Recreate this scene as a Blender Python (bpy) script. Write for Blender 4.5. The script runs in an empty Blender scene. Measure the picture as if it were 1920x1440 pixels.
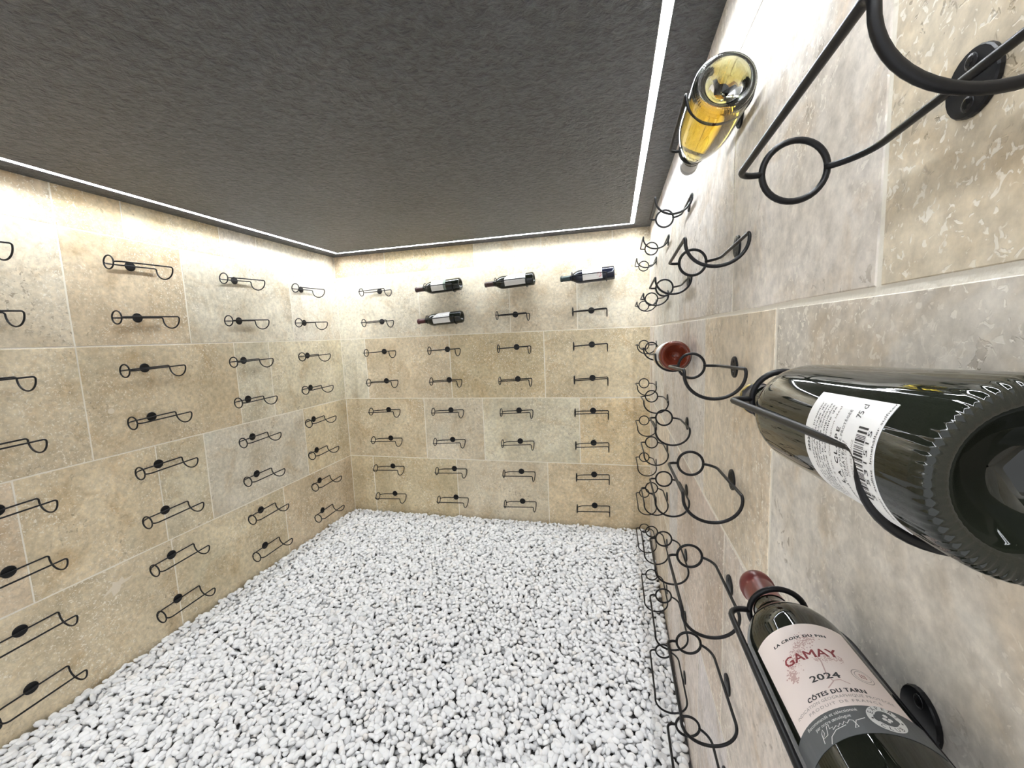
import bpy, bmesh, math, random
import numpy as np
from mathutils import Vector, Matrix

R = random.Random(7)
NR = np.random.RandomState(5)
PI = math.pi
scn = bpy.context.scene
COL = scn.collection

# ------------------------------------------------------------------ camera, world, exposure
cam_d = bpy.data.cameras.new('camera')
cam = bpy.data.objects.new('camera', cam_d)
COL.objects.link(cam)
cam_d.sensor_width = 36.0
cam_d.lens = 768.99 / 1920 * 36
cam_d.clip_start = 0.01
CAM = Vector((-0.1943, -2.4152, 0.7765))
RT = Matrix(((0.9698, -0.2435, 0.0108), (0.2404, 0.9630, 0.1219), (-0.0401, -0.1156, 0.9925)))
cr, cf, cu = RT.col[0].normalized(), RT.col[1].normalized(), RT.col[2].normalized()
cam.matrix_world = Matrix(((cr.x, cu.x, -cf.x, CAM.x), (cr.y, cu.y, -cf.y, CAM.y), (cr.z, cu.z, -cf.z, CAM.z), (0, 0, 0, 1)))
scn.camera = cam

world = bpy.data.worlds.new('world'); scn.world = world
world.use_nodes = True
world.node_tree.nodes['Background'].inputs[0].default_value = (0.94, 0.96, 1.0, 1)
world.node_tree.nodes['Background'].inputs[1].default_value = 0.95  # soft fill that enters through the added doorway

vs = scn.view_settings
vs.view_transform = 'Standard'; vs.look = 'None'; vs.gamma = 1.0; vs.use_curve_mapping = False
vs.exposure = 0.57

LED_RADIANCE = 72.0          # glow of the strip diffusers
LED_COL = (0.915, 0.957, 1.0)

# room: right wall x=0, left wall x=-W, back wall y=0, front wall y=-YF
W, YF, ZC, ZF = 1.98, 2.75, 1.336, -0.378
H = 0.4

# ------------------------------------------------------------------ helpers
def srgb(r, g, b):
    f = lambda c: (c / 255 / 12.92) if c / 255 <= 0.04045 else ((c / 255 + 0.055) / 1.055) ** 2.4
    return (f(r), f(g), f(b), 1)

def mesh_obj(name, verts, faces, mat, parent=None, smooth=False):
    me = bpy.data.meshes.new(name)
    me.from_pydata([tuple(v) for v in verts], [], faces)
    if smooth:
        me.polygons.foreach_set('use_smooth', [True] * len(me.polygons))
    if mat: me.materials.append(mat)
    me.update()
    o = bpy.data.objects.new(name, me)
    COL.objects.link(o)
    if parent: o.parent = parent
    return o

def box_geo(V, F, x0, x1, y0, y1, z0, z1):
    b = len(V)
    V += [(x0, y0, z0), (x1, y0, z0), (x1, y1, z0), (x0, y1, z0), (x0, y0, z1), (x1, y0, z1), (x1, y1, z1), (x0, y1, z1)]
    F += [[b + i for i in f] for f in ((0, 3, 2, 1), (4, 5, 6, 7), (0, 1, 5, 4), (1, 2, 6, 5), (2, 3, 7, 6), (3, 0, 4, 7))]

def tag(o, label=None, cat=None, group=None, kind=None):
    if label: o['label'] = label
    if cat: o['category'] = cat
    if group: o['group'] = group
    if kind: o['kind'] = kind
    return o

def empty(name, mat=None):
    o = bpy.data.objects.new(name, None)
    o.empty_display_size = 0.03
    COL.objects.link(o)
    if mat is not None: o.matrix_world = mat
    return o

def tube_geo(pts, r, sides=8, closed=False):
    P = [Vector(p) for p in pts]; n = len(P)
    T = []
    for i in range(n):
        a = P[(i - 1) % n] if closed or i > 0 else P[i]
        b = P[(i + 1) % n] if closed or i < n - 1 else P[i]
        T.append((b - a).normalized())
    nrm = T[0].orthogonal().normalized()
    V, F = [], []
    for i in range(n):
        nrm = (nrm - T[i] * nrm.dot(T[i])).normalized()
        bn = T[i].cross(nrm)
        for k in range(sides):
            a = 2 * PI * k / sides
            V.append(P[i] + nrm * (r * math.cos(a)) + bn * (r * math.sin(a)))
    m = n if closed else n - 1
    for i in range(m):
        # closed loops: pick the twist that joins the last ring to the first
        off = 0
        if closed and i == n - 1:
            off = min(range(sides), key=lambda s: (V[i * sides] - V[s]).length)
        for k in range(sides):
            a = i * sides + k; b = i * sides + (k + 1) % sides
            j = ((i + 1) % n) * sides
            F.append([a, b, j + (k + 1 + off) % sides, j + (k + off) % sides])
    if not closed:
        F.append(list(range(sides))[::-1]); F.append([(n - 1) * sides + k for k in range(sides)])
    return V, F

def lathe_geo(prof, seg=48, mod=None, close=False):
    V, F = [], []
    for (r, z) in prof:
        for k in range(seg):
            a = 2 * PI * k / seg
            rr = mod(r, z, a) if mod else (r, z)
            V.append((rr[0] * math.cos(a), rr[0] * math.sin(a), rr[1]))
    n = len(prof)
    for i in range(n if close else n - 1):
        j = (i + 1) % n
        for k in range(seg):
            F.append([i * seg + k, i * seg + (k + 1) % seg, j * seg + (k + 1) % seg, j * seg + k])
    return V, F

# ------------------------------------------------------------------ materials
def new_mat(name):
    m = bpy.data.materials.new(name); m.use_nodes = True
    nt = m.node_tree
    return m, nt, nt.nodes['Principled BSDF']

def N(nt, typ, **kw):
    n = nt.nodes.new(typ)
    for k, v in kw.items():
        if k.startswith('i_'):
            n.inputs[k[2:].replace('_', ' ')].default_value = v
        else: setattr(n, k, v)
    return n

def plain(name, col, rough=0.5, metal=0.0, spec=0.5, bump=None):
    m, nt, b = new_mat(name)
    b.inputs['Base Color'].default_value = col if len(col) == 4 else (*col, 1)
    b.inputs['Roughness'].default_value = rough
    b.inputs['Metallic'].default_value = metal
    b.inputs['Specular IOR Level'].default_value = spec
    if bump:
        tc = N(nt, 'ShaderNodeTexCoord')
        nz = N(nt, 'ShaderNodeTexNoise', i_Scale=bump[0], i_Detail=4.0)
        bp = N(nt, 'ShaderNodeBump', i_Strength=bump[1], i_Distance=bump[2])
        nt.links.new(tc.outputs['Object'], nz.inputs['Vector'])
        nt.links.new(nz.outputs[0], bp.inputs['Height'])
        nt.links.new(bp.outputs[0], b.inputs['Normal'])
    return m

def ramp(nt, src, stops):
    r = N(nt, 'ShaderNodeValToRGB')
    e = r.color_ramp.elements
    while len(e) < len(stops): e.new(0.5)
    for i, (p, c) in enumerate(stops):
        e[i].position = p
        e[i].color = (c, c, c, 1) if not isinstance(c, tuple) else (c if len(c) == 4 else (*c, 1))
    nt.links.new(src, r.inputs[0])
    return r.outputs[0]

def mixc(nt, fac, a, b, mode='MIX'):
    m = N(nt, 'ShaderNodeMix', data_type='RGBA', blend_type=mode)
    for s, i in ((fac, 0), (a, 6), (b, 7)):
        if isinstance(s, (int, float)): m.inputs[i].default_value = s
        elif isinstance(s, tuple): m.inputs[i].default_value = s if len(s) == 4 else (*s, 1)
        else: nt.links.new(s, m.inputs[i])
    return m.outputs[2]

def mathn(nt, op, a, b=None):
    m = N(nt, 'ShaderNodeMath', operation=op)
    for i, s in enumerate((a, b)):
        if s is None: continue
        if isinstance(s, (int, float)): m.inputs[i].default_value = s
        else: nt.links.new(s, m.inputs[i])
    return m.outputs[0]

def travertine():
    m, nt, b = new_mat('travertine')
    tc = N(nt, 'ShaderNodeTexCoord'); oi = N(nt, 'ShaderNodeObjectInfo')
    off = N(nt, 'ShaderNodeVectorMath', operation='MULTIPLY_ADD')
    cmb = N(nt, 'ShaderNodeCombineXYZ')
    for i in range(3): nt.links.new(oi.outputs['Random'], cmb.inputs[i])
    nt.links.new(cmb.outputs[0], off.inputs[0]); off.inputs[1].default_value = (37.0, 71.0, 53.0)
    nt.links.new(tc.outputs['Object'], off.inputs[2])
    v = off.outputs[0]
    def noise(scale, detail=4.0, rough=0.55, dist=0.0):
        n = N(nt, 'ShaderNodeTexNoise', i_Scale=scale, i_Detail=detail, i_Roughness=rough, i_Distortion=dist)
        nt.links.new(v, n.inputs['Vector']); return n.outputs[0]
    base = oi.outputs['Color']
    cloud = noise(4.2, 5.0, 0.6, 0.6)
    fine = noise(60.0, 5.0, 0.65)
    brown = noise(7.5, 6.0, 0.62, 1.2)
    c = mixc(nt, ramp(nt, cloud, [(0.32, 0.0), (0.68, 1.0)]), mixc(nt, 1.0, base, (0.77, 0.745, 0.71), 'MULTIPLY'), mixc(nt, 1.0, base, (1.13, 1.13, 1.15), 'MULTIPLY'))
    c = mixc(nt, ramp(nt, brown, [(0.50, 0.0), (0.70, 0.7)]), c, mixc(nt, 1.0, base, (0.74, 0.63, 0.49), 'MULTIPLY'))
    grey = noise(5.3, 4.0, 0.5, 0.8)
    c = mixc(nt, ramp(nt, grey, [(0.56, 0.0), (0.75, 0.5)]), c, mixc(nt, 1.0, base, (0.95, 1.02, 1.08), 'MULTIPLY'))
    c = mixc(nt, 1.0, c, ramp(nt, fine, [(0.30, 0.76), (0.70, 1.17)]), 'MULTIPLY')
    # clusters of cement-filled pits (pale) and a few open pits (dark)
    clus = ramp(nt, noise(4.0, 4.0, 0.65), [(0.40, 0.08), (0.58, 1.0)])
    sp = noise(140.0, 2.5, 0.5, 0.6)
    spots = mathn(nt, 'MULTIPLY', ramp(nt, sp, [(0.60, 0.0), (0.64, 1.0)]), clus)
    sp2 = noise(105.0, 2.0, 0.5, 1.4)
    spots2 = mathn(nt, 'MULTIPLY', ramp(nt, sp2, [(0.665, 0.0), (0.69, 1.0)]), clus)
    pale = mathn(nt, 'MAXIMUM', spots, spots2)
    c = mixc(nt, mathn(nt, 'MULTIPLY', pale, 0.8), c, (0.92, 0.87, 0.77))
    dclus = ramp(nt, noise(6.1, 2.0, 0.5), [(0.50, 0.0), (0.66, 1.0)])
    dk = noise(72.0, 4.0, 0.6, 0.5)
    pits = mathn(nt, 'MULTIPLY', ramp(nt, dk, [(0.60, 0.0), (0.64, 1.0)]), dclus)
    c = mixc(nt, mathn(nt, 'MULTIPLY', pits, 0.6), c, (0.22, 0.17, 0.11))
    nt.links.new(c, b.inputs['Base Color'])
    b.inputs['Roughness'].default_value = 0.62
    b.inputs['Specular IOR Level'].default_value = 0.35
    h = mathn(nt, 'SUBTRACT', mathn(nt, 'MULTIPLY', fine, 0.25), pits)
    h = mathn(nt, 'ADD', h, mathn(nt, 'MULTIPLY', pale, -0.25))
    bp = N(nt, 'ShaderNodeBump', i_Strength=0.55, i_Distance=0.0012)
    nt.links.new(h, bp.inputs['Height']); nt.links.new(bp.outputs[0], b.inputs['Normal'])
    return m

M = {}
M['stone'] = travertine()
M['grout'] = plain('grout', (0.88, 0.83, 0.73), 0.85, spec=0.2, bump=(160, 0.6, 0.002))
M['filler'] = plain('filler', (0.84, 0.80, 0.72), 0.85, spec=0.2, bump=(120, 0.5, 0.001))
M['wire'] = plain('black_wire', (0.007, 0.007, 0.008), 0.40, spec=0.28, bump=(900, 0.08, 0.0003))
M['screw'] = plain('dark_screw', (0.02, 0.02, 0.022), 0.35, metal=0.6)
M['alu'] = plain('aluminium', (0.75, 0.75, 0.75), 0.4, metal=0.3)
M['gravel_bed'] = plain('gravel_bed', (0.16, 0.155, 0.15), 0.9, spec=0.1, bump=(90, 1.0, 0.01))
M['plaster'] = plain('plaster', (0.78, 0.75, 0.70), 0.8, spec=0.2, bump=(40, 0.3, 0.003))

def ceiling_mat():
    m, nt, b = new_mat('dark_textured_paint')
    tc = N(nt, 'ShaderNodeTexCoord')
    n1 = N(nt, 'ShaderNodeTexNoise', i_Scale=55.0, i_Detail=6.0, i_Roughness=0.62, i_Distortion=0.5)
    n2 = N(nt, 'ShaderNodeTexNoise', i_Scale=3.0, i_Detail=3.0)
    for n in (n1, n2): nt.links.new(tc.outputs['Object'], n.inputs['Vector'])
    c = mixc(nt, ramp(nt, n2.outputs[0], [(0.35, 0.0), (0.65, 1.0)]), (0.049, 0.054, 0.062), (0.059, 0.065, 0.074))
    c = mixc(nt, 1.0, c, ramp(nt, n1.outputs[0], [(0.36, 0.62), (0.64, 1.38)]), 'MULTIPLY')  # glint and shade of the bumps also painted into the colour
    nt.links.new(c, b.inputs['Base Color'])
    b.inputs['Roughness'].default_value = 0.42
    b.inputs['Specular IOR Level'].default_value = 0.5
    bp = N(nt, 'ShaderNodeBump', i_Strength=1.0, i_Distance=0.02)
    nt.links.new(n1.outputs[0], bp.inputs['Height']); nt.links.new(bp.outputs[0], b.inputs['Normal'])
    return m
M['ceiling'] = ceiling_mat()

def pebble_mat():
    m, nt, b = new_mat('white_pebble')
    ge = N(nt, 'ShaderNodeNewGeometry'); oi = N(nt, 'ShaderNodeObjectInfo')
    tc = N(nt, 'ShaderNodeTexCoord')
    rnd = mathn(nt, 'FRACT', mathn(nt, 'ADD', ge.outputs['Random Per Island'], oi.outputs['Random']))
    nz = N(nt, 'ShaderNodeTexNoise', i_Scale=60.0, i_Detail=4.0)
    nt.links.new(tc.outputs['Object'], nz.inputs['Vector'])
    c = ramp(nt, rnd, [(0.0, (0.72, 0.725, 0.735)), (0.18, (0.84, 0.84, 0.845)), (0.85, (0.90, 0.90, 0.90)), (1.0, (0.84, 0.81, 0.78))])
    c = mixc(nt, 1.0, c, ramp(nt, nz.outputs[0], [(0.3, 0.92), (0.7, 1.03)]), 'MULTIPLY')
    nt.links.new(c, b.inputs['Base Color'])
    b.inputs['Roughness'].default_value = 0.6; b.inputs['Specular IOR Level'].default_value = 0.3
    return m
M['pebble'] = pebble_mat()

def emit_mat(name, col, s):
    m, nt, b = new_mat(name)
    b.inputs['Base Color'].default_value = (0.8, 0.8, 0.8, 1)
    b.inputs['Emission Color'].default_value = (*col, 1)
    b.inputs['Emission Strength'].default_value = s
    return m
M['led'] = emit_mat('led_diffuser', LED_COL, LED_RADIANCE)

def glass_mat(name, col, rough=0.03, trans=0.0, ior=1.5):
    m, nt, b = new_mat(name)
    b.inputs['Base Color'].default_value = (*col, 1)
    b.inputs['Roughness'].default_value = rough
    b.inputs['IOR'].default_value = ior
    b.inputs['Transmission Weight'].default_value = trans
    return m
M['dark_glass'] = glass_mat('dark_bottle_glass', (0.010, 0.012, 0.008))
M['navy_glass'] = glass_mat('navy_bottle_glass', (0.010, 0.012, 0.024))
M['clear_glass'] = glass_mat('clear_bottle_glass', (0.93, 0.96, 0.88), 0.0, 1.0, 1.5)
M['amber_glass'] = glass_mat('amber_red_bottle', (0.20, 0.036, 0.016), 0.03, 0.45, 1.45)
def liquid(name, col, dens):
    m, nt, b = new_mat(name)
    nt.nodes.remove(b)
    out = nt.nodes['Material Output']
    gl = N(nt, 'ShaderNodeBsdfRefraction', i_IOR=1.12, i_Roughness=0.0)
    gl.inputs['Color'].default_value = (1, 1, 1, 1)
    ab = N(nt, 'ShaderNodeVolumeAbsorption', i_Density=dens)
    ab.inputs['Color'].default_value = (*col, 1)
    nt.links.new(gl.outputs[0], out.inputs['Surface']); nt.links.new(ab.outputs[0], out.inputs['Volume'])
    return m
M['white_wine'] = liquid('white_wine', (0.93, 0.80, 0.08), 34.0)
M['paper'] = plain('label_paper', (0.87, 0.86, 0.84), 0.55, spec=0.3)
M['pink_paper'] = plain('blush_label_paper', (0.86, 0.755, 0.71), 0.55, spec=0.3)
M['grey_paper'] = plain('slate_label_paper', (0.105, 0.112, 0.115), 0.5, spec=0.3)
M['ink'] = plain('black_ink', (0.03, 0.028, 0.028), 0.6)
M['ink_soft'] = plain('grey_ink', (0.30, 0.26, 0.245), 0.6)
M['ink_red'] = plain('wine_red_ink', (0.24, 0.03, 0.035), 0.6)
M['ink_pink'] = plain('dusty_pink_ink', (0.58, 0.40, 0.37), 0.6)
M['ink_rose'] = plain('rose_print', (0.62, 0.08, 0.14), 0.6)
M['ink_white'] = plain('white_ink', (0.75, 0.75, 0.73), 0.6)
M['cap_red'] = plain('oxblood_foil', (0.13, 0.022, 0.019), 0.32, spec=0.6)
M['cap_brown'] = plain('brown_red_foil', (0.032, 0.008, 0.007), 0.35, spec=0.6)
M['cap_wine'] = plain('wine_red_foil', (0.060, 0.007, 0.010), 0.32, spec=0.5)
M['cap_black'] = plain('black_foil', (0.022, 0.021, 0.026), 0.3, spec=0.6)
M['cap_green'] = plain('bottle_green_foil', (0.012, 0.03, 0.026), 0.35, spec=0.6)
M['cap_gold'] = plain('gold_foil', (0.75, 0.55, 0.14), 0.3, metal=0.6)
M['cap_clear'] = plain('grey_screw_cap', (0.38, 0.38, 0.37), 0.3, spec=0.6)
M['sage'] = plain('sage_label_paper', (0.20, 0.24, 0.20), 0.55)

# ------------------------------------------------------------------ room shell
def shell(name, *boxes, mat):
    V, F = [], []
    for b in boxes: box_geo(V, F, *b)
    return tag(mesh_obj(name, V, F, mat), kind='structure')

T = 0.12           # slab thickness
TH = 0.010         # tile thickness; faces of the tiles lie on x=0, x=-W, y=0
G = 0.0005         # depth of the joints
wall_right = shell('wall_right', (G, T, -YF, T, -0.55, 1.45), mat=M['grout'])
wall_left = shell('wall_left', (-W - T, -W - G, -YF, T, -0.55, 1.45), mat=M['grout'])
wall_back = shell('wall_back', (-W - G, G, G, T, -0.55, 1.45), mat=M['grout'])
# unseen front wall; its doorway is an added opening that lets in fill light
wall_front = shell('wall_front', (-W - T, -1.55, -YF - T, -YF, -0.55, 1.45), (-0.10, T, -YF - T, -YF, -0.55, 1.45), (-1.55, -0.10, -YF - T, -YF, 1.24, 1.45), (-1.55, -0.10, -YF - T, -YF, -0.55, -0.36), mat=M['plaster'])

LI, LO = 0.109, 0.087     # the light groove, measured from the walls
ceiling = shell('ceiling',
    (-W + LI, -LI, -YF + LI, -LI, ZC, ZC + 0.05),
    (-LO, G, -YF, G, ZC, ZC + 0.05), (-W - G, -W + LO, -YF, G, ZC, ZC + 0.05),
    (-W + LO, -LO, -LO, G, ZC, ZC + 0.05), (-W + LO, -LO, -YF, -YF + LO, ZC, ZC + 0.05),
    (-W - G, G, -YF, G, ZC + 0.05, ZC + 0.10), mat=M['ceiling'])

def led_strip(wall, label, p0, p1):
    # p0 -> p1 along the centre of the groove
    p0, p1 = Vector(p0), Vector(p1)
    d = (p1 - p0); L = d.length; d.normalize(); s = Vector((-d.y, d.x, 0))
    root = empty('led_strip_light', Matrix.Translation((p0 + p1) / 2 + Vector((0, 0, ZC))))
    tag(root, label, 'ceiling light', 'recessed light strips')
    def bar(name, a0, a1, z0, z1, mat):
        V, F = [], []
        for t in (-L / 2, L / 2):
            for (a, z) in ((a0, z0), (a1, z0), (a1, z1), (a0, z1)):
                V.append(d * t + s * a + Vector((0, 0, z)))
        F = [[0, 1, 2, 3], [7, 6, 5, 4]] + [[i, i + 4, (i + 1) % 4 + 4, (i + 1) % 4] for i in range(4)]
        return mesh_obj(name, V, F, mat, root)
    bar('channel_side', -0.0105, -0.0093, 0.0005, 0.030, M['alu'])
    bar('channel_side', 0.0093, 0.0105, 0.0005, 0.030, M['alu'])
    bar('channel_back', -0.0105, 0.0105, 0.030, 0.031, M['alu'])
    bar('diffuser', -0.0092, 0.0092, 0.0085, 0.0100, M['led'])
C = (LI + LO) / 2
led_strip('right', 'long white light strip recessed in the dark ceiling along the right wall', (-C, -YF + LO + 0.001, 0), (-C, -LO - 0.001, 0))
led_strip('left', 'long white light strip recessed in the dark ceiling along the left wall', (-W + C, -YF + LO + 0.001, 0), (-W + C, -LO - 0.001, 0))
led_strip('back', 'white light strip recessed in the dark ceiling along the back wall', (-W + LI + 0.001, -C, 0), (-LI - 0.001, -C, 0))

led_strip('front', 'unseen fill light strip added in the dark ceiling along the front wall', (-W + LI + 0.001, -YF + C, 0), (-LI - 0.001, -YF + C, 0))  # strip added behind the camera to brighten the near end

# ------------------------------------------------------------------ travertine tiles
PAL = {'l': (0.760, 0.705, 0.595), 'g': (0.740, 0.680, 0.560), 'b': (0.710, 0.610, 0.435), 'o': (0.715, 0.580, 0.390),
       'n': (0.680, 0.570, 0.405), 'p': (0.690, 0.570, 0.420), 'm': (0.730, 0.650, 0.510)}
SHIFT = {'wall_right': (1.0, 1.02, 1.15), 'wall_left': (1, 1, 0.98), 'wall_back': (1, 1, 0.95)}  # tint per wall: local white balance of the light put into the stone colour
def tile(parent, to3, a0, a1, z0, z1, key):
    J = 0.0030 if parent.name == 'wall_right' else 0.0021
    ca, cz = (a0 + a1) / 2, (z0 + z1) / 2
    w, h = (a1 - a0) / 2 - J, (z1 - z0) / 2 - J
    na, nz = max(2, int(w / 0.05)), max(2, int(h / 0.05))
    ring = []
    j = lambda: R.uniform(-0.0011, 0.0007)
    for i in range(na): ring.append((-w + 2 * w * i / na, -h - (j() if i else 0)))
    for i in range(nz): ring.append((w + (j() if i else 0), -h + 2 * h * i / nz))
    for i in range(na): ring.append((w - 2 * w * i / na, h + (j() if i else 0)))
    for i in range(nz): ring.append((-w - (j() if i else 0), h - 2 * h * i / nz))
    n = len(ring)
    lift = R.uniform(0.0, 0.0005)
    V = [(a, lift - TH, z) for a, z in ring] + [(a, lift - 0.0009, z) for a, z in ring]
    V += [(a * (1 - 0.001 / w), lift, z * (1 - 0.001 / h)) for a, z in ring]
    F = []
    for lev in (0, 1):
        for i in range(n):
            k = (i + 1) % n
            F.append([lev * n + i, lev * n + k, (lev + 1) * n + k, (lev + 1) * n + i])
    F.append([2 * n + i for i in range(n)])
    org = to3(ca, 0.0, cz)
    V = [to3(ca + a, o, cz + z) - org for a, o, z in V]
    ob = mesh_obj('tile', V, F, M['stone'], parent)
    bm = bmesh.new(); bm.from_mesh(ob.data); bmesh.ops.recalc_face_normals(bm, faces=bm.faces); bm.to_mesh(ob.data); bm.free()
    ob.location = org
    c = [a * b for a, b in zip(PAL[key], SHIFT[parent.name])]; f = R.uniform(0.96, 1.04)
    ob.color = (c[0] * f, c[1] * f * R.uniform(0.985, 1.015), c[2] * f * R.uniform(0.96, 1.03), 1)
    return ob

ROWS = {'T': (1.2, 1.345), '3': (0.8, 1.2), '2': (0.4, 0.8), '1': (0.0, 0.4), '0': (-0.45, 0.0)}
def tiles(wall, to3, spec):
    for row, (cuts, keys) in spec.items():
        z0, z1 = ROWS[row]
        for i in range(len(cuts) - 1):
            tile(wall, to3, cuts[i], cuts[i + 1], z0, z1, keys[i % len(keys)])
tiles(wall_back, lambda a, o, z: Vector((a, -o, z)), {
    'T': ([-1.98, -1.61, -1.01, -0.60, -0.20, 0.0], 'pogmm'),
    '3': ([-1.98, -1.39, -0.80, -0.40, 0.0], 'llml'),
    '2': ([-1.98, -1.80, -1.20, -0.60, 0.0], 'gbnb'),
    '1': ([-1.98, -1.40, -1.00, -0.40, 0.0], 'bmgo'),
    '0': ([-1.98, -1.807, -1.197, -0.60, 0.0], 'nbmp')})
tiles(wall_left, lambda a, o, z: Vector((-W + o, a, z)), {
    'T': ([-2.75, -2.61, -2.01, -1.41, -1.21, -0.815, -0.61, 0.0], 'mbbobll'),
    '3': ([-2.75, -2.60, -2.01, -1.41, -1.01, -0.41, 0.0], 'bnmngl'),
    '2': ([-2.75, -2.21, -1.41, -0.806, -0.60, 0.0], 'nbbgm'),
    '1': ([-2.75, -2.41, -2.01, -1.614, -1.21, -1.01, -0.403, 0.0], 'bmnnmgb'),
    '0': ([-2.75, -2.60, -1.80, -1.20, -0.605, 0.0], 'bnbbp')})
tiles(wall_right, lambda a, o, z: Vector((-o, a, z)), {
    'T': ([-2.75, -2.64, -2.04, -1.44, -0.84, -0.24, 0.0], 'gmgglm'),
    '3': ([-2.75, -2.64, -2.04, -1.64, -1.04, -0.44, 0.0], 'bbgggm'),
    '2': ([-2.75, -2.44, -1.84, -1.43, -1.23, -0.63, -0.235, 0.0], 'mgbgmgm'),
    '1': ([-2.75, -2.22, -1.62, -1.04, -0.84, -0.44, 0.0], 'pmpgbm'),
    '0': ([-2.75, -2.60, -2.00, -1.40, -0.80, -0.20, 0.0], 'bmgmbm')})

# cement repairs that show on the left wall: a round plug and a ragged patch
M['plug'] = plain('plug_mortar', (0.76, 0.68, 0.55), 0.85, spec=0.2, bump=(150, 0.8, 0.002))
def patch(name, org, pts, th=0.0009):
    n = len(pts)
    V = [(0, y, z) for y, z in pts] + [(th, y * 0.96, z * 0.96) for y, z in pts]
    F = [[i, (i + 1) % n, n + (i + 1) % n, n + i] for i in range(n)] + [[n + i for i in range(n)]]
    o = mesh_obj(name, V, F, M['plug'], wall_left); o.location = org
patch('plug', (-W + 0.0002, -1.337, 0.564), [(0.0105 * math.cos(2 * PI * i / 16), 0.0105 * math.sin(2 * PI * i / 16)) for i in range(16)])
patch('repair', (-W + 0.0002, -1.40, -0.075), [(-0.050, -0.022), (-0.020, -0.012), (-0.018, -0.034), (0.004, -0.026), (0.012, -0.004), (0.040, 0.000), (0.052, 0.010), (0.024, 0.008), (0.018, 0.024), (0.004, 0.012), (-0.014, 0.020), (-0.016, 0.004), (-0.034, -0.006)])

# ------------------------------------------------------------------ white marble gravel
def zfloor(x, y):
    t = np.clip((x + 1.1) / 1.1, 0, 1) * np.clip(-y / 0.9, 0, 1)
    return ZF + 0.002 - 0.024 * t + 0.006 * np.sin(x * 5.1 + 1) * np.sin(y * 4.3)

floor = shell('floor', (-W - G, G, -YF, G, -0.55, ZF - 0.050), mat=M['gravel_bed'])

def ico(sub):
    bm = bmesh.new(); bmesh.ops.create_icosphere(bm, subdivisions=sub, radius=1.0)
    v = np.array([x.co[:] for x in bm.verts]); f = np.array([[a.index for a in t.verts] for t in bm.faces])
    bm.free(); return v, f
I1, F1 = ico(1); I2, F2 = ico(2)
def lumpy(v, seed):
    r = np.random.RandomState(seed)
    k = r.normal(size=(5, 3)); k /= np.linalg.norm(k, axis=1)[:, None]
    amp = r.uniform(0.08, 0.22, 5)
    d = 1 + sum(a * (np.abs(v @ q) - 0.5) for a, q in zip(amp, k))
    w = v * d[:, None]
    q = r.normal(size=3); q /= np.linalg.norm(q)       # one flattened side
    t = w @ q
    return w - np.outer(np.clip(t - 0.62, 0, None) * 0.75, q)
VAR2 = [lumpy(I2, s) for s in range(10)]; VAR1 = [lumpy(I1, s) for s in range(10)]

def rotm(n):
    # random headings with a moderate tilt
    h = NR.uniform(0, 2 * PI, n); t = NR.normal(0, 0.35, n); p = NR.normal(0, 0.35, n)
    ch, sh, ct, st, cp, sp = np.cos(h), np.sin(h), np.cos(t), np.sin(t), np.cos(p), np.sin(p)
    Z = np.zeros(n); O = np.ones(n)
    Rz = np.stack([np.stack([ch, -sh, Z], -1), np.stack([sh, ch, Z], -1), np.stack([Z, Z, O], -1)], 1)
    Rx = np.stack([np.stack([O, Z, Z], -1), np.stack([Z, ct, -st], -1), np.stack([Z, st, ct], -1)], 1)
    Ry = np.stack([np.stack([cp, Z, sp], -1), np.stack([Z, O, Z], -1), np.stack([-sp, Z, cp], -1)], 1)
    return Rz @ Rx @ Ry

def scatter(s, y0, y1, dz, smin, smax):
    xs, ys = [], []
    ny = int((y1 - y0) / (s * 0.866)); nx = int(W / s)
    gx, gy = np.meshgrid(np.arange(nx), np.arange(ny))
    x = -W + 0.006 + (gx + 0.5 * (gy % 2)) * s + NR.uniform(-.36, .36, gx.shape) * s
    y = y0 + gy * s * 0.866 + NR.uniform(-.36, .36, gx.shape) * s
    x, y = x.ravel(), y.ravel()
    a = smin + (smax - smin) * NR.beta(1.6, 2.6, len(x))
    ok = (x > -W + a * 0.75) & (x < -a * 0.75) & (y < -a * 0.75)
    x, y, a = x[ok], y[ok], a[ok]
    n = len(x)
    S = np.stack([a, a * NR.uniform(.55, .9, n), a * NR.uniform(.42, .68, n)], -1)
    z = zfloor(x, y) + dz + NR.uniform(-.005, .004, n)
    A = rotm(n) * S[:, None, :]
    return np.stack([x, y, z], -1), A, NR.randint(0, 10, n), a

top = scatter(0.0194, -1.98, 0.0, -0.006, 0.0090, 0.0195)
low = scatter(0.0215, -1.98, 0.0, -0.021, 0.0110, 0.0180)
near = scatter(0.0240, -2.74, -1.98, -0.006, 0.0130, 0.0210)
# the pebbles that show largest stay single objects
P = top[0]
q = (P - np.array(CAM)) @ np.array(RT)
px = 960 + 769 * q[:, 0] / q[:, 1]; py = 720 - 769 * q[:, 2] / q[:, 1]
size = top[3] / q[:, 1]
size[(px < 8) | (px > 1290) | (py > 1432) | (py < 0)] = 0
single = np.argsort(-size)[:300]
keep = np.ones(len(P), bool); keep[single] = False
PM = []
for k in range(10):
    me = bpy.data.meshes.new('pebble')
    me.from_pydata([tuple(v) for v in VAR2[k]], [], [list(f) for f in F2])
    me.polygons.foreach_set('use_smooth', [True] * len(me.polygons)); me.materials.append(M['pebble']); PM.append(me)
for i in single:
    o = bpy.data.objects.new('pebble', PM[top[2][i]])
    COL.objects.link(o); o.parent = floor
    A = top[1][i]; p = P[i]
    o.matrix_local = Matrix([[*A[0], p[0]], [*A[1], p[1]], [*A[2], p[2]], [0, 0, 0, 1]])

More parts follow.
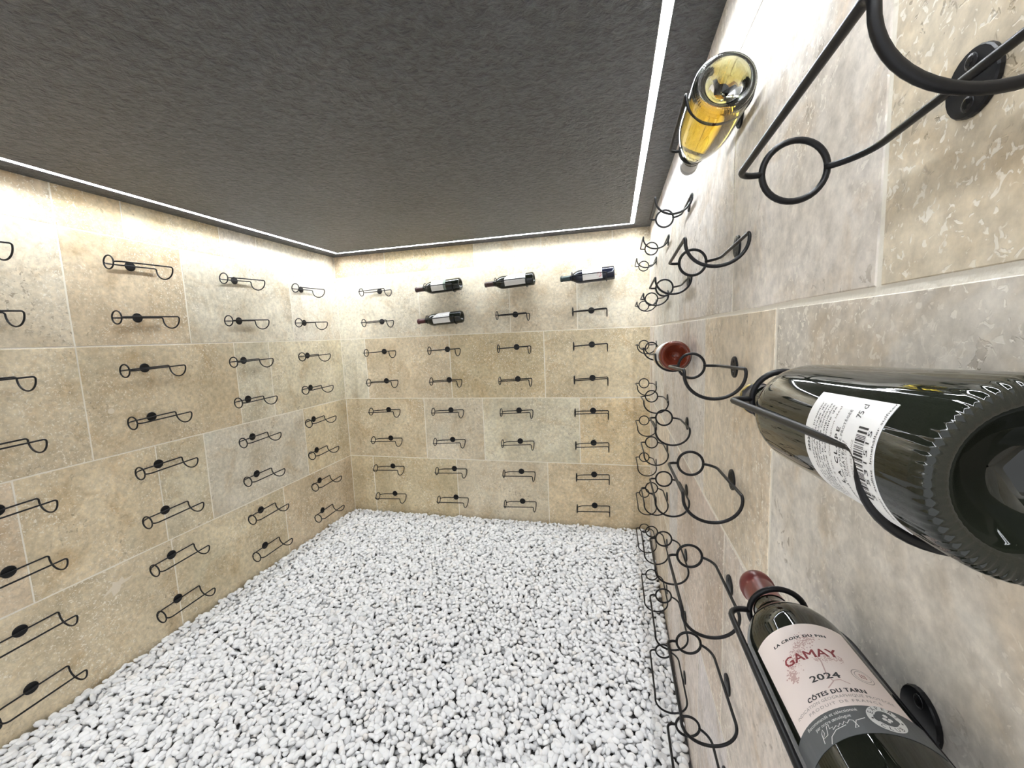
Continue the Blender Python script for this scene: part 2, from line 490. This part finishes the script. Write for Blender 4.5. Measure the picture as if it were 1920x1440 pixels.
def bulk(sets):
    VV, FF, off = [], [], 0
    for (pos, A, var, _), base, faces in sets:
        for k in range(10):
            m = var == k
            if not m.any(): continue
            v = np.einsum('nij,vj->nvi', A[m], base[k]) + pos[m][:, None, :]
            n, c = v.shape[:2]
            f = faces[None] + (np.arange(n) * c)[:, None, None] + off
            VV.append(v.reshape(-1, 3)); FF.append(f.reshape(-1, 3)); off += n * c
    V = np.concatenate(VV).astype(np.float32); F = np.concatenate(FF).astype(np.int32)
    me = bpy.data.meshes.new('gravel')
    me.vertices.add(len(V)); me.vertices.foreach_set('co', V.ravel())
    me.loops.add(F.size); me.loops.foreach_set('vertex_index', F.ravel())
    me.polygons.add(len(F)); me.polygons.foreach_set('loop_start', np.arange(0, F.size, 3, dtype=np.int32))
    me.polygons.foreach_set('use_smooth', np.ones(len(F), bool))
    me.materials.append(M['pebble']); me.update(calc_edges=True)
    o = bpy.data.objects.new('gravel', me); COL.objects.link(o); o.parent = floor
    o['kind'] = 'stuff'
sub = lambda t, m: tuple(x[m] for x in t)
bulk([(sub(top, keep), VAR2, F2), (low, VAR1, F1), (near, VAR1, F1)])

# ------------------------------------------------------------------ wire bottle holders
TILT = 0.045
def rp(u, o, z): return (u, o, z - TILT * u)
def holder_proto():
    root = empty('bottle_holder')
    # wall plate with a domed rim
    prof = [(0.0, 0.0), (0.0178, 0.0), (0.0178, 0.0020), (0.0170, 0.0030), (0.0, 0.0030)]
    V, F = lathe_geo(prof, 24)
    mesh_obj('wall_plate', [(x, z, y) for x, y, z in V], F, M['wire'], root)
    for sz in (1, -1):
        V, F = lathe_geo([(0.0, 0.0028), (0.0044, 0.0028), (0.0042, 0.0034), (0.0030, 0.0038), (0.0, 0.0039)], 12)
        V = [(x, z, y + 0.0108 * sz) for x, y, z in V]
        for hw, hh in ((0.0024, 0.0006), (0.0006, 0.0024)):       # cross slot
            box_geo(V, F, -hw, hw, 0.0037, 0.0041, 0.0108 * sz - hh, 0.0108 * sz + hh)
        mesh_obj('screw', V, F, M['screw'], root)
    pts = []
    b = [(0.0995, 0.0290), (0.093, 0.0175), (0.080, 0.0082), (0.062, 0.0082)]
    for i in range(11):
        t = i / 10; s = 1 - t
        k = (s ** 3, 3 * s * s * t, 3 * s * t * t, t ** 3)
        pts.append(rp(sum(k[j] * b[j][0] for j in range(4)), sum(k[j] * b[j][1] for j in range(4)), 0))
    pts += [rp(u, 0.0082, 0) for u in (0.02, -0.03)]
    for i in range(6):
        a = PI / 2 * i / 5; pts.append(rp(-0.081 - 0.007 * math.sin(a), 0.0082, -0.007 + 0.007 * math.cos(a)))
    for i in range(1, 24):
        a = PI * i / 24; pts.append(rp(-0.088, 0.0502 - 0.042 * math.cos(a), -0.007 - 0.0370 * math.sin(a)))
    for i in range(5, -1, -1):
        a = PI / 2 * i / 5; pts.append(rp(-0.081 - 0.007 * math.sin(a), 0.0922, -0.007 + 0.007 * math.cos(a)))
    pts += [rp(u, 0.0922, 0) for u in (-0.03, 0.03)]
    for i in range(7):
        a = PI / 2 * i / 6; pts.append(rp(0.0870 + 0.0130 * math.sin(a), 0.0792 + 0.0130 * math.cos(a), 0))
    pts.append(rp(0.100, 0.0730, 0))
    V, F = tube_geo(pts, 0.0026, 8)
    mesh_obj('wire_cradle', V, F, M['wire'], root, True)
    V, F = tube_geo([rp(0.100, 0.0505 + 0.0235 * math.cos(2 * PI * i / 36), 0.0235 * math.sin(2 * PI * i / 36)) for i in range(36)], 0.0026, 8, True)
    mesh_obj('neck_ring', V, F, M['wire'], root, True)
    return root

HOLDER = holder_proto()
used = [False]
def frame(wall, a, z):
    # columns: u (towards the neck), outward, up
    if wall == 'right': u, o, p = Vector((0, 1, 0)), Vector((-1, 0, 0)), Vector((0, a, z))
    elif wall == 'left': u, o, p = Vector((0, -1, 0)), Vector((1, 0, 0)), Vector((-W, a, z))
    else: u, o, p = Vector((-1, 0, 0)), Vector((0, -1, 0)), Vector((a, 0, z))
    p = p + o * 0.0006
    return Matrix(((u.x, o.x, 0, p.x), (u.y, o.y, 0, p.y), (u.z, o.z, 1, p.z), (0, 0, 0, 1)))
def place_holder(wall, a, z, label, screws, yaw=0.0, pitch=0.0):
    m = frame(wall, a, z)
    jit = Matrix.Rotation(R.uniform(-0.012, 0.012) + pitch, 4, 'Y') @ Matrix.Rotation(yaw, 4, 'Z')
    if not used[0]:
        root = HOLDER; used[0] = True
    else:
        root = HOLDER.copy(); COL.objects.link(root)
        for ch in HOLDER.children:
            if ch.name.startswith('screw') and not screws: continue
            c = ch.copy(); COL.objects.link(c); c.parent = root
    root.matrix_world = m @ jit
    tag(root, label, 'bottle holder', 'wall-mounted wire holders on the %s wall' % wall)

ORD = ['first', 'second', 'third', 'fourth', 'fifth', 'sixth', 'seventh', 'eighth']
ZR = [1.0980, 0.9045, 0.7110, 0.5174, 0.3239, 0.1303, -0.0632, -0.2568]
XB = [-1.6593, -1.2143, -0.7667, -0.3208]
YL = [-0.3242, -0.7632, -1.2076, -1.6563]
YR = [-0.3455, -0.7810, -1.2175, -1.6675, -2.1175]
BOT = {('right', 5, 3): 'dark bottle showing its back label', ('right', 5, 4): 'pink-labelled bottle',
       ('right', 4, 1): 'pale yellow wine bottle', ('right', 3, 3): 'amber red bottle',
       ('back', 2, 1): 'top-left bottle', ('back', 3, 1): 'top-middle bottle', ('back', 4, 1): 'green-capped bottle', ('back', 2, 2): 'single second-row bottle'}
for i in (1, 2, 3):                       # the nearest column of the right wall first: its screws show
    key = ('right', 5, i + 1)
    lab = 'empty black wire bottle holder at the top right corner, nearest the camera' if i == 1 else 'black wire holder carrying the %s, right wall nearest camera' % BOT[key]
    place_holder('right', YR[4], ZR[i] + (0.006 if i == 2 else 0), lab, True, 0.035 if i == 2 else 0.0)
for wall, cols, rows in (('right', YR[:4], 8), ('back', XB, 8), ('left', YL, 8)):
    for c, a in enumerate(cols):
        for i in range(rows):
            if wall == 'right' and c == 3 and i == 7: continue
            key = (wall, c + 1, i + 1)
            if key in BOT:
                lab = 'black wire holder carrying the %s on the %s wall' % (BOT[key], wall)
            elif wall == 'back':
                lab = 'empty black wire bottle holder, back wall, %s column from left, %s row down' % (ORD[c], ORD[i])
            else:
                lab = 'empty black wire bottle holder, %s wall, %s column from back corner, %s row down' % (wall, ORD[c], ORD[i])
            top = wall == 'right' and c == 3 and i == 0
            place_holder(wall, a, ZR[i] + (0.004 if top else 0), lab, wall == 'right' and c >= 2, 0.0, -0.035 if top else 0.0)

# ------------------------------------------------------------------ bottles
BR = 0.0368
PROF = [(0.0004, 0.026), (0.010, 0.0235), (0.018, 0.0150), (0.0235, 0.0060), (0.0268, 0.0024), (0.0290, 0.0006), (0.0312, 0.0), (0.0336, 0.0008), (0.0352, 0.0028),
        (0.0362, 0.0060), (BR, 0.0120), (BR, 0.060), (BR, 0.120), (BR, 0.180), (0.0365, 0.188), (0.0355, 0.195), (0.0335, 0.2025), (0.0300, 0.2105), (0.0255, 0.2185),
        (0.0212, 0.2255), (0.0180, 0.2320), (0.0161, 0.2385), (0.0151, 0.246), (0.0145, 0.258), (0.0142, 0.278), (0.0141, 0.2835), (0.0157, 0.2842), (0.0157, 0.2915), (0.0146, 0.2955), (0.0004, 0.2958)]
def knurl(nr):
    def f(r, z, a):
        if 0.0285 < r < 0.0378 and z < 0.0040:
            s = 0.5 + 0.5 * math.cos(nr * a)
            k = min(1.0, (r - 0.0285) / 0.002)
            return r - 0.0004 * s * k, z + 0.0005 * s * k
        return r, z
    return f

def bottle_root(wall, a, z, phi, L0=-0.131, sl=-0.058, zc=-0.0052, oc=0.0499):
    fr = frame(wall, a, z)
    u, o, up, p = fr.col[0].to_3d(), fr.col[1].to_3d(), fr.col[2].to_3d(), fr.col[3].to_3d()
    ax = (u + up * sl).normalized()
    upp = (up - ax * up.dot(ax)).normalized()
    org = p + o * oc + up * zc + ax * L0
    X = o * math.cos(phi) + upp * math.sin(phi); Y = ax.cross(X)
    m = Matrix(((X.x, Y.x, ax.x, org.x), (X.y, Y.y, ax.y, org.y), (X.z, Y.z, ax.z, org.z), (0, 0, 0, 1)))
    r = empty('wine_bottle', m)
    return r

def capsule(root, mat, z0=0.2435, band=None, PROF=PROF):
    top_ = PROF[-1][1]
    prof = [(0.0158, z0)] + [(r + 0.0005, z) for r, z in PROF if z > z0 + 0.001 and r > 0.005 and z > 0.24] + [(0.0125, top_ + 0.0014), (0.0004, top_ + 0.0016)]
    V, F = lathe_geo(prof, 32)
    o = mesh_obj('capsule', V, F, mat, root, True)
    if band:
        V, F = lathe_geo([(0.0158, 0.2845), (0.0162, 0.2850), (0.0162, 0.2925), (0.0154, 0.2960), (0.0130, 0.2980), (0.0004, 0.2981)], 32)
        tag(mesh_obj('capsule_band', V, F, band, o, True), 'gold end band of the foil capsule')
    return o

def body(root, mat, seg=48, ribs=0, PROF=PROF):
    V, F = lathe_geo(PROF, seg, knurl(ribs) if ribs else None)
    return mesh_obj('glass_body', V, F, mat, root, True)

def wrap(s, t, r):
    # s along the circumference (m, rightwards for an upright bottle), t along the axis
    a = s / BR
    return (r * math.cos(a), r * math.sin(a), t)

def label(root, name, t0, t1, a0, a1, mat, r=BR + 0.0003, cut=None):
    # cylinder patch; cut(s01) may give the top edge
    n = 28; V, F = [], []
    s0, s1 = math.radians(a0) * BR, math.radians(a1) * BR
    for i in range(n + 1):
        s = s0 + (s1 - s0) * i / n
        b, tt = t0, t1
        if cut: b, tt = cut(i / n, t0, t1)
        V += [wrap(s, b, r), wrap(s, tt, r), wrap(s, b, r - 0.0003), wrap(s, tt, r - 0.0003)]
    for i in range(n):
        a = i * 4; c = a + 4
        F += [[a, c, c + 1, a + 1], [a + 1, c + 1, c + 3, a + 3], [a + 2, a, c, c + 2][::-1]]
    F += [[0, 1, 3, 2], [n * 4, n * 4 + 2, n * 4 + 3, n * 4 + 1]]
    o = mesh_obj(name, V, F, mat, root, False)
    return o

def text_geo(body_, size, spacing=1.0):
    cu = bpy.data.curves.new('t', 'FONT'); cu.body = body_; cu.size = size; cu.align_x = 'CENTER'; cu.space_character = spacing
    cu.resolution_u = 2; cu.fill_mode = 'FRONT'
    ob = bpy.data.objects.new('t', cu); COL.objects.link(ob)
    bpy.context.view_layer.update()
    dg = bpy.context.evaluated_depsgraph_get()
    me = bpy.data.meshes.new_from_object(ob.evaluated_get(dg))
    V = [tuple(v.co) for v in me.vertices]; F = [list(p.vertices) for p in me.polygons]
    bpy.data.objects.remove(ob); bpy.data.curves.remove(cu); bpy.data.meshes.remove(me)
    return V, F

def lettering(parent, s, t, body_, size, mat, spacing=1.0, width=None, bold=0.0, r=BR + 0.00042, name='lettering'):
    V, F = text_geo(body_, size, spacing)
    if not V: return
    w = max(v[0] for v in V) - min(v[0] for v in V); h = max(v[1] for v in V)
    k = width / w if width else 1.0
    VV, FF = [], []
    offs = [(0, 0)] if not bold else [(-bold, 0), (bold, 0), (0, bold)]
    for q, (ox, oy) in enumerate(offs):
        b0 = len(VV)
        VV += [wrap(s + v[0] * k + ox, t + v[1] - h / 2 + oy, r + q * 0.00001) for v in V]
        FF += [[b0 + i for i in f] for f in F]
    return mesh_obj(name, VV, FF, mat, parent)

def ribbon(parent, pts, w, mat, name, r=BR + 0.00044):
    V, F = [], []
    n = len(pts)
    for i, (s, t) in enumerate(pts):
        a = pts[max(0, i - 1)]; b = pts[min(n - 1, i + 1)]
        d = Vector((b[0] - a[0], b[1] - a[1])); d = d.normalized() if d.length else Vector((1, 0))
        for k in (-1, 1): V.append(wrap(s - d.y * w * k / 2, t + d.x * w * k / 2, r))
    F = [[2 * i, 2 * i + 2, 2 * i + 3, 2 * i + 1] for i in range(n - 1)]
    return mesh_obj(name, V, F, mat, parent)

def dots(parent, pts, mat, name, r=BR + 0.00040):
    V, F = [], []
    for s, t, q in pts:
        b = len(V)
        for k in range(6):
            a = k * PI / 3 + s * 9000; V.append(wrap(s + q * math.cos(a), t + q * math.sin(a), r))
        F.append([b + k for k in range(6)])
    return mesh_obj(name, V, F, mat, parent)

def disc(parent, s, t, q, mat, name, r, r_in=0.0, squash=1.0):
    V, F = [], []; n = 36
    for k in range(n):
        a = 2 * PI * k / n
        V.append(wrap(s + q * math.cos(a), t + q * squash * math.sin(a), r))
        V.append(wrap(s + r_in * math.cos(a), t + r_in * squash * math.sin(a), r))
    F = [[2 * k, 2 * ((k + 1) % n), 2 * ((k + 1) % n) + 1, 2 * k + 1] for k in range(n)]
    return mesh_obj(name, V, F, mat, parent)

def ring_text(parent, s, t, rad, body_, size, a_mid, step, mat, inward=False, r=BR + 0.0007, name='lettering'):
    VV, FF = [], []
    for i, chx in enumerate(body_):
        V, F = text_geo(chx, size)
        if not V: continue
        h = max(v[1] for v in V)
        a = a_mid + (i - (len(body_) - 1) / 2) * (step if inward else -step)
        rot = a - PI / 2 if not inward else a + PI / 2
        b0 = len(VV)
        for v in V:
            x, y = v[0], v[1] - h / 2
            VV.append(wrap(s + rad * math.cos(a) + x * math.cos(rot) - y * math.sin(rot), t + rad * math.sin(a) + x * math.sin(rot) + y * math.cos(rot), r))
        FF += [[b0 + i2 for i2 in f] for f in F]
    return mesh_obj(name, VV, FF, mat, parent)

U0 = 0.131         # axis position of u = 0 measured from the base

# --- pink-labelled bottle, near the camera
b = bottle_root('right', YR[4], ZR[3], math.radians(69), -0.134, -0.068, -0.0030, 0.0510)
tag(b, 'dark red wine bottle with a blush label reading GAMAY 2024', 'wine bottle', 'wine bottles')
body(b, M['dark_glass'], 64)
capsule(b, M['cap_red'], 0.2465)
L = label(b, 'front_label', U0 - 0.0400, U0 + 0.0370, -53, 54, M['pink_paper'])
tag(L, 'blush paper label')
# pale tree drawing behind the words
def tree(p):
    rr = random.Random(3); pts = []
    for i in range(420):
        x = rr.uniform(0, 1); c = 0.010 - 0.020 * x
        s = 0.008 - 0.026 * x + rr.gauss(0, 0.002)
        t = U0 + 0.021 - 0.026 * x ** 1.4 + rr.gauss(0, 0.0030)
        pts.append((s, t, rr.uniform(0.0002, 0.0006)))
    for i in range(110): pts.append((rr.uniform(0.0, 0.017), U0 + 0.001 - rr.uniform(0, 0.004) + rr.gauss(0, 0.001), rr.uniform(0.0002, 0.0005)))
    for i in range(60): pts.append((-0.0175 + rr.gauss(0, 0.0015), U0 - 0.0085 + rr.gauss(0, 0.002), 0.0007))
    dots(p, pts, M['ink_pink'], 'tree_print')
    ribbon(p, [(0.003, U0 + 0.002), (0.0035, U0 - 0.004), (0.0025, U0 - 0.010), (0.0015, U0 - 0.0165), (0.003, U0 - 0.021), (-0.002, U0 - 0.0255)], 0.0007, M['ink_pink'], 'tree_print', BR + 0.00040)
    ribbon(p, [(0.003, U0 - 0.0205), (0.007, U0 - 0.020), (0.011, U0 - 0.0235)], 0.0006, M['ink_pink'], 'tree_print', BR + 0.00040)
tree(L)
lettering(L, -0.0010, U0 + 0.0228, 'LA CROIX DU PIN', 0.0038, M['ink'], 1.15, 0.0365, 0.00022)
lettering(L, -0.0010, U0 + 0.0045, 'GAMAY', 0.0110, M['ink_red'], 1.0, 0.0345, 0.00024)
lettering(L, -0.0002, U0 - 0.0162, '2024', 0.0070, M['ink'], 1.0, 0.0172, 0.0002)
lettering(L, -0.0002, U0 - 0.0282, 'C\u00d4TES DU TARN', 0.0044, M['ink'], 1.1, 0.0335, 0.00018)
lettering(L, 0.0, U0 - 0.0324, 'INDICATION G\u00c9OGRAPHIQUE PROT\u00c9G\u00c9E', 0.0030, M['ink_soft'], 1.1, 0.058)
lettering(L, 0.0, U0 - 0.0365, 'PRODUIT DE FRANCE', 0.0028, M['ink_soft'], 1.3, 0.041)
disc(L, 0.0222, U0 - 0.0140, 0.0060, M['ink_soft'], 'round_stamp', BR + 0.0004, 0.0056)
disc(L, 0.0222, U0 - 0.0140, 0.0044, M['ink_soft'], 'round_stamp', BR + 0.0004, 0.0041)
dots(L, [(0.0222 + x * 0.0013, U0 - 0.0140 + y * 0.0013, 0.0005) for x in (-1, 0, 1) for y in (-1, 0, 1)], M['ink_red'], 'round_stamp')
B2 = label(b, 'foot_label', U0 - 0.0582, U0 - 0.0401, -64, 64, M['grey_paper'])
tag(B2, 'slate grey lower label')
lettering(B2, -0.0108, U0 - 0.0428, 'Recommand\u00e9 et s\u00e9lectionn\u00e9', 0.0030, M['ink_white'], 1.0, 0.031)
lettering(B2, -0.0108, U0 - 0.0462, 'par notre \u0153nologue', 0.0030, M['ink_white'], 1.0, 0.0215)
sig = [(-0.0205, -0.0555), (-0.0195, -0.0500), (-0.0180, -0.0482), (-0.0178, -0.0505), (-0.0200, -0.0530), (-0.0165, -0.0525), (-0.0150, -0.0480), (-0.0135, -0.0475), (-0.0140, -0.0500), (-0.0120, -0.0498), (-0.0125, -0.0515), (-0.0100, -0.0500), (-0.0090, -0.0512), (-0.0075, -0.0495), (-0.0065, -0.0510), (-0.0050, -0.0492), (-0.0040, -0.0508), (-0.0020, -0.0490), (-0.0005, -0.0498), (0.0005, -0.0540), (-0.0015, -0.0545), (0.0010, -0.0500), (0.0060, -0.0488)]
ribbon(B2, [(s, U0 + t) for s, t in sig], 0.00042, M['ink_white'], 'signature')
ribbon(B2, [(-0.0170, U0 - 0.0580), (-0.0150, U0 - 0.0545), (-0.0110, U0 - 0.0522), (-0.0050, U0 - 0.0515)], 0.0004, M['ink_white'], 'signature')
SS, ST = 0.0165, U0 - 0.0482
disc(B2, SS, ST, 0.0088, M['ink_white'], 'seal', BR + 0.0005, 0.0, 0.98)
disc(B2, SS, ST, 0.0050, M['grey_paper'], 'seal_centre', BR + 0.0006, 0.0)
dots(B2, [(SS, ST + 0.0016, 0.0012), (SS - 0.0013, ST - 0.0008, 0.0012), (SS + 0.0013, ST - 0.0008, 0.0012), (SS, ST - 0.0022, 0.0009)], M['ink_white'], 'seal_emblem', BR + 0.0007)
ring_text(B2, SS, ST, 0.0069, 'EXPERT', 0.0034, PI / 2, 0.44, M['ink'])
ring_text(B2, SS, ST, 0.0069, 'CLUB', 0.0034, -PI / 2, 0.44, M['ink'], True)
dots(B2, [(SS - 0.0069, ST - 0.0008, 0.0006), (SS + 0.0069, ST - 0.0008, 0.0006)], M['ink'], 'seal_emblem', BR + 0.0007)

HEEL = [(0.0004, 0.026), (0.010, 0.0235), (0.018, 0.0150), (0.0235, 0.0060), (0.0266, 0.0022), (0.0286, 0.0006), (0.0306, 0.0), (0.0336, 0.0003), (0.0352, 0.0012), (0.0362, 0.0034), (BR, 0.0075)]
PROF_LONG = HEEL + [(r, z - 0.018 if 0.185 < z < 0.25 else z - (0.018 if z == 0.180 else 0)) for r, z in PROF if z >= 0.05]
# --- dark bottle with its back label towards the camera
b = bottle_root('right', YR[4], ZR[2], math.radians(-6), -0.131, -0.058, 0.0022, 0.0545)
tag(b, 'large dark wine bottle with a white back label at the right edge', 'wine bottle', 'wine bottles')
body(b, M['dark_glass'], 256, 64, PROF_LONG)
capsule(b, M['cap_black'], 0.2560, M['cap_gold'])
U0 = 0.131
L = label(b, 'back_label', U0 - 0.1045, U0 - 0.0425, -46, 46, M['paper'])
tag(L, 'white back label with small print and barcode')
K = M['ink']
lettering(L, 0.0, U0 - 0.0474, '2022', 0.0034, K, 1.2, None, 0.0001)
small = ['les vins du second et premier', 'la de privil\u00e9gie Arbitrage de', 'vins dans le vignoble au Languedoc', 'assemblage de la Clape, de Corbi\u00e8res', "l'assemblage de la, de Languedoc", "avec la notre l'ensemble de"]
for i, s in enumerate(small):
    lettering(L, -0.001, U0 - 0.0510 - i * 0.0028, s, 0.0025, M['ink'], 1.0, 0.050 - 0.0012 * (i % 3))
lettering(L, 0.0, U0 - 0.0693, 'dans les 5 ans. Compagnon id\u00e9al', 0.0022, M['ink_soft'], 1.0, 0.047)
lettering(L, 0.0, U0 - 0.0752, 'LA CLAPE', 0.0042, K, 1.35, 0.027, 0.00012)
lettering(L, 0.0, U0 - 0.0785, 'APPELLATION D\u2019ORIGINE PROT\u00c9G\u00c9E', 0.0026, K, 1.15, 0.046)
lettering(L, 0.0, U0 - 0.0815, 'CH\u00c2TEAU', 0.0030, K, 1.1, 0.0165)
lettering(L, 0.0, U0 - 0.0843, 'CONSULTANT', 0.0022, M['ink_soft'], 1.1, 0.016)
lettering(L, 0.0, U0 - 0.0884, 'PRODUIT DE FRANCE', 0.0022, M['ink_soft'], 1.1, 0.020)
lettering(L, 0.0235, U0 - 0.0863, '75 cl', 0.0056, K, 0.95, 0.0068)
V, F = [], []
rr = random.Random(11); s = -0.0150
while s < 0.0170:
    w = rr.choice((0.00032, 0.00032, 0.00064, 0.00096)); e = len(V)
    for (q, t) in ((s, U0 - 0.0972), (s + w, U0 - 0.0972), (s + w, U0 - 0.0902), (s, U0 - 0.0902)): V.append(wrap(q, t, BR + 0.00042))
    F.append([e, e + 1, e + 2, e + 3]); s += w + rr.choice((0.00032, 0.00032, 0.00064, 0.0009))
mesh_obj('barcode', V, F, K, L)
lettering(L, 0.001, U0 - 0.0991, '3 531515', 0.0036, K, 1.25, 0.030)
lettering(L, 0.004, U0 - 0.1029, 'sulfiter  sulfite  Inneh\u00e5ller sulfiter', 0.0022, K, 1.0, 0.052)

U0 = 0.131
# --- pale yellow bottle at the top of the right wall, clear glass
def inner_profile(th, z0, z1):
    return [(max(0.0004, r - th), z + (th if z < 0.03 and r < 0.036 else 0)) for r, z in PROF if z < z1]
BURG = [(0.0004, 0.026), (0.010, 0.0235), (0.018, 0.0150), (0.0240, 0.0060), (0.0278, 0.0024), (0.0300, 0.0006), (0.0325, 0.0), (0.0356, 0.0008), (0.0374, 0.0028),
        (0.0386, 0.0070), (0.0393, 0.0140), (0.0393, 0.060), (0.0393, 0.105), (0.0388, 0.122), (0.0374, 0.138), (0.0350, 0.154), (0.0315, 0.170), (0.0275, 0.186), (0.0235, 0.200),
        (0.0200, 0.212), (0.0176, 0.222), (0.0160, 0.232), (0.0151, 0.244), (0.0145, 0.255), (0.0142, 0.270), (0.0141, 0.2735), (0.0153, 0.2745), (0.0153, 0.2825), (0.0146, 0.2855), (0.0004, 0.2858)]
def clear_bottle(wall, a, z, phi, lab, wine, capm, ribs, PROF, gt=0.0026, **kw):
    b = bottle_root(wall, a, z, phi, **kw)
    tag(b, lab, 'wine bottle', 'wine bottles')
    top_ = PROF[-1][1]
    inn = [(max(0.0004, r - gt), zz + (gt if zz < 0.03 and r < 0.0367 else 0)) for r, zz in PROF if zz < top_ - 0.016]
    inn[-1] = (inn[-1][0], top_ - 0.020); inn.append((0.0004, top_ - 0.019))
    V, F = lathe_geo(PROF, 216 if ribs else 48, knurl(ribs) if ribs else None)
    V2, F2_ = lathe_geo(inn, 48)
    k = len(V)
    V += V2; F += [[k + i for i in f][::-1] for f in F2_]
    mesh_obj('glass_body', V, F, M['clear_glass'], b, True)
    wp = [(max(0.0003, r - 0.0003), zz + 0.0003 * (1 if i < 4 else -0)) for i, (r, zz) in enumerate(inn)]
    wp = [p for p in wp if p[1] < top_ - 0.034]; wp.append((0.0003, wp[-1][1] + 0.0005))
    V, F = lathe_geo(wp, 48)
    mesh_obj('wine', V, F, wine, b, True)
    capsule(b, capm, 0.2455 if PROF is not BURG else 0.2400, None, PROF)
    return b
b = clear_bottle('right', YR[3], ZR[0], math.radians(0), 'clear glass bottle of pale yellow wine, high on the right wall', M['white_wine'], M['cap_clear'], 72, BURG, L0=-0.122, sl=-0.005, zc=-0.0055)
# --- amber red bottle further along
b = bottle_root('right', YR[2], ZR[2], math.radians(40))
tag(b, 'amber red wine bottle on the right wall, base towards camera', 'wine bottle', 'wine bottles')
body(b, M['amber_glass'], 180, 60)
capsule(b, M['cap_brown'], 0.2455)
L = label(b, 'front_label', U0 - 0.105, U0 - 0.010, -60, 70, M['paper'])
tag(L, 'white paper label')

# --- four bottles on the back wall
def back_bottle(col, row, lab, glass, cap, lt0, lt1, a0, a1, cut=None, phi=18):
    b = bottle_root('back', XB[col - 1], ZR[row - 1], math.radians(phi))
    tag(b, lab, 'wine bottle', 'wine bottles')
    body(b, glass); capsule(b, cap, 0.2425)
    L = label(b, 'front_label', U0 + lt0, U0 + lt1, a0, a1, M['paper'], cut=cut)
    tag(L, 'white paper label')
    return b, L
# on this wall an increasing angle runs downwards
b, L = back_bottle(2, 1, 'dark bottle with small print on a white label, back wall top row left', M['dark_glass'], M['cap_brown'], -0.030, 0.048, -62, 62)
rr = random.Random(5)
dots(L, [(rr.uniform(0.008, 0.034), U0 + rr.uniform(-0.022, 0.040), rr.uniform(0.0006, 0.0016)) for _ in range(90)], M['ink_soft'], 'picture_print')
label(b, 'foot_label', U0 - 0.046, U0 - 0.031, -62, 62, M['sage'])
b, L = back_bottle(3, 1, 'dark bottle with a round-cornered white label, back wall top row middle', M['dark_glass'], M['cap_brown'], -0.086, 0.038, -62, 66,
    lambda q, t0, t1: (t0, t1 - 0.052 * max(0, (q - 0.45) / 0.55) ** 2.0))
dots(L, [(0.010 + rr.gauss(0, 0.006), U0 - 0.030 + rr.gauss(0, 0.003), 0.0011) for _ in range(40)], M['ink'], 'picture_print')
dots(L, [(0.014 + rr.gauss(0, 0.004), U0 - 0.004 + rr.gauss(0, 0.004), 0.0012) for _ in range(30)], M['ink_soft'], 'picture_print')
b, L = back_bottle(4, 1, 'navy bottle with green cap and red flowers on a white label, back wall', M['navy_glass'], M['cap_green'], -0.066, 0.040, -62, 58)
dots(L, [(rr.uniform(-0.030, 0.034), U0 - 0.062 + abs(rr.gauss(0, 0.017)), rr.uniform(0.0008, 0.0020)) for _ in range(110)], M['ink_rose'], 'flower_print')
dots(L, [(0.014 + rr.gauss(0, 0.006), U0 + rr.choice((0.010, 0.022)) + rr.gauss(0, 0.0012), 0.0009) for _ in range(60)], M['ink_soft'], 'small_print')
b, L = back_bottle(2, 2, 'dark bottle with a slant-cut white label, alone in the second row', M['dark_glass'], M['cap_wine'], -0.060, 0.050, -62, 62,
    lambda q, t0, t1: (t0, t1 - 0.034 * min(1, max(0, (q - 0.5) / 0.4))))
dots(L, [(rr.uniform(-0.005, 0.030), U0 + rr.uniform(-0.045, 0.030), rr.uniform(0.0005, 0.0011)) for _ in range(50)], M['ink_soft'], 'picture_print')
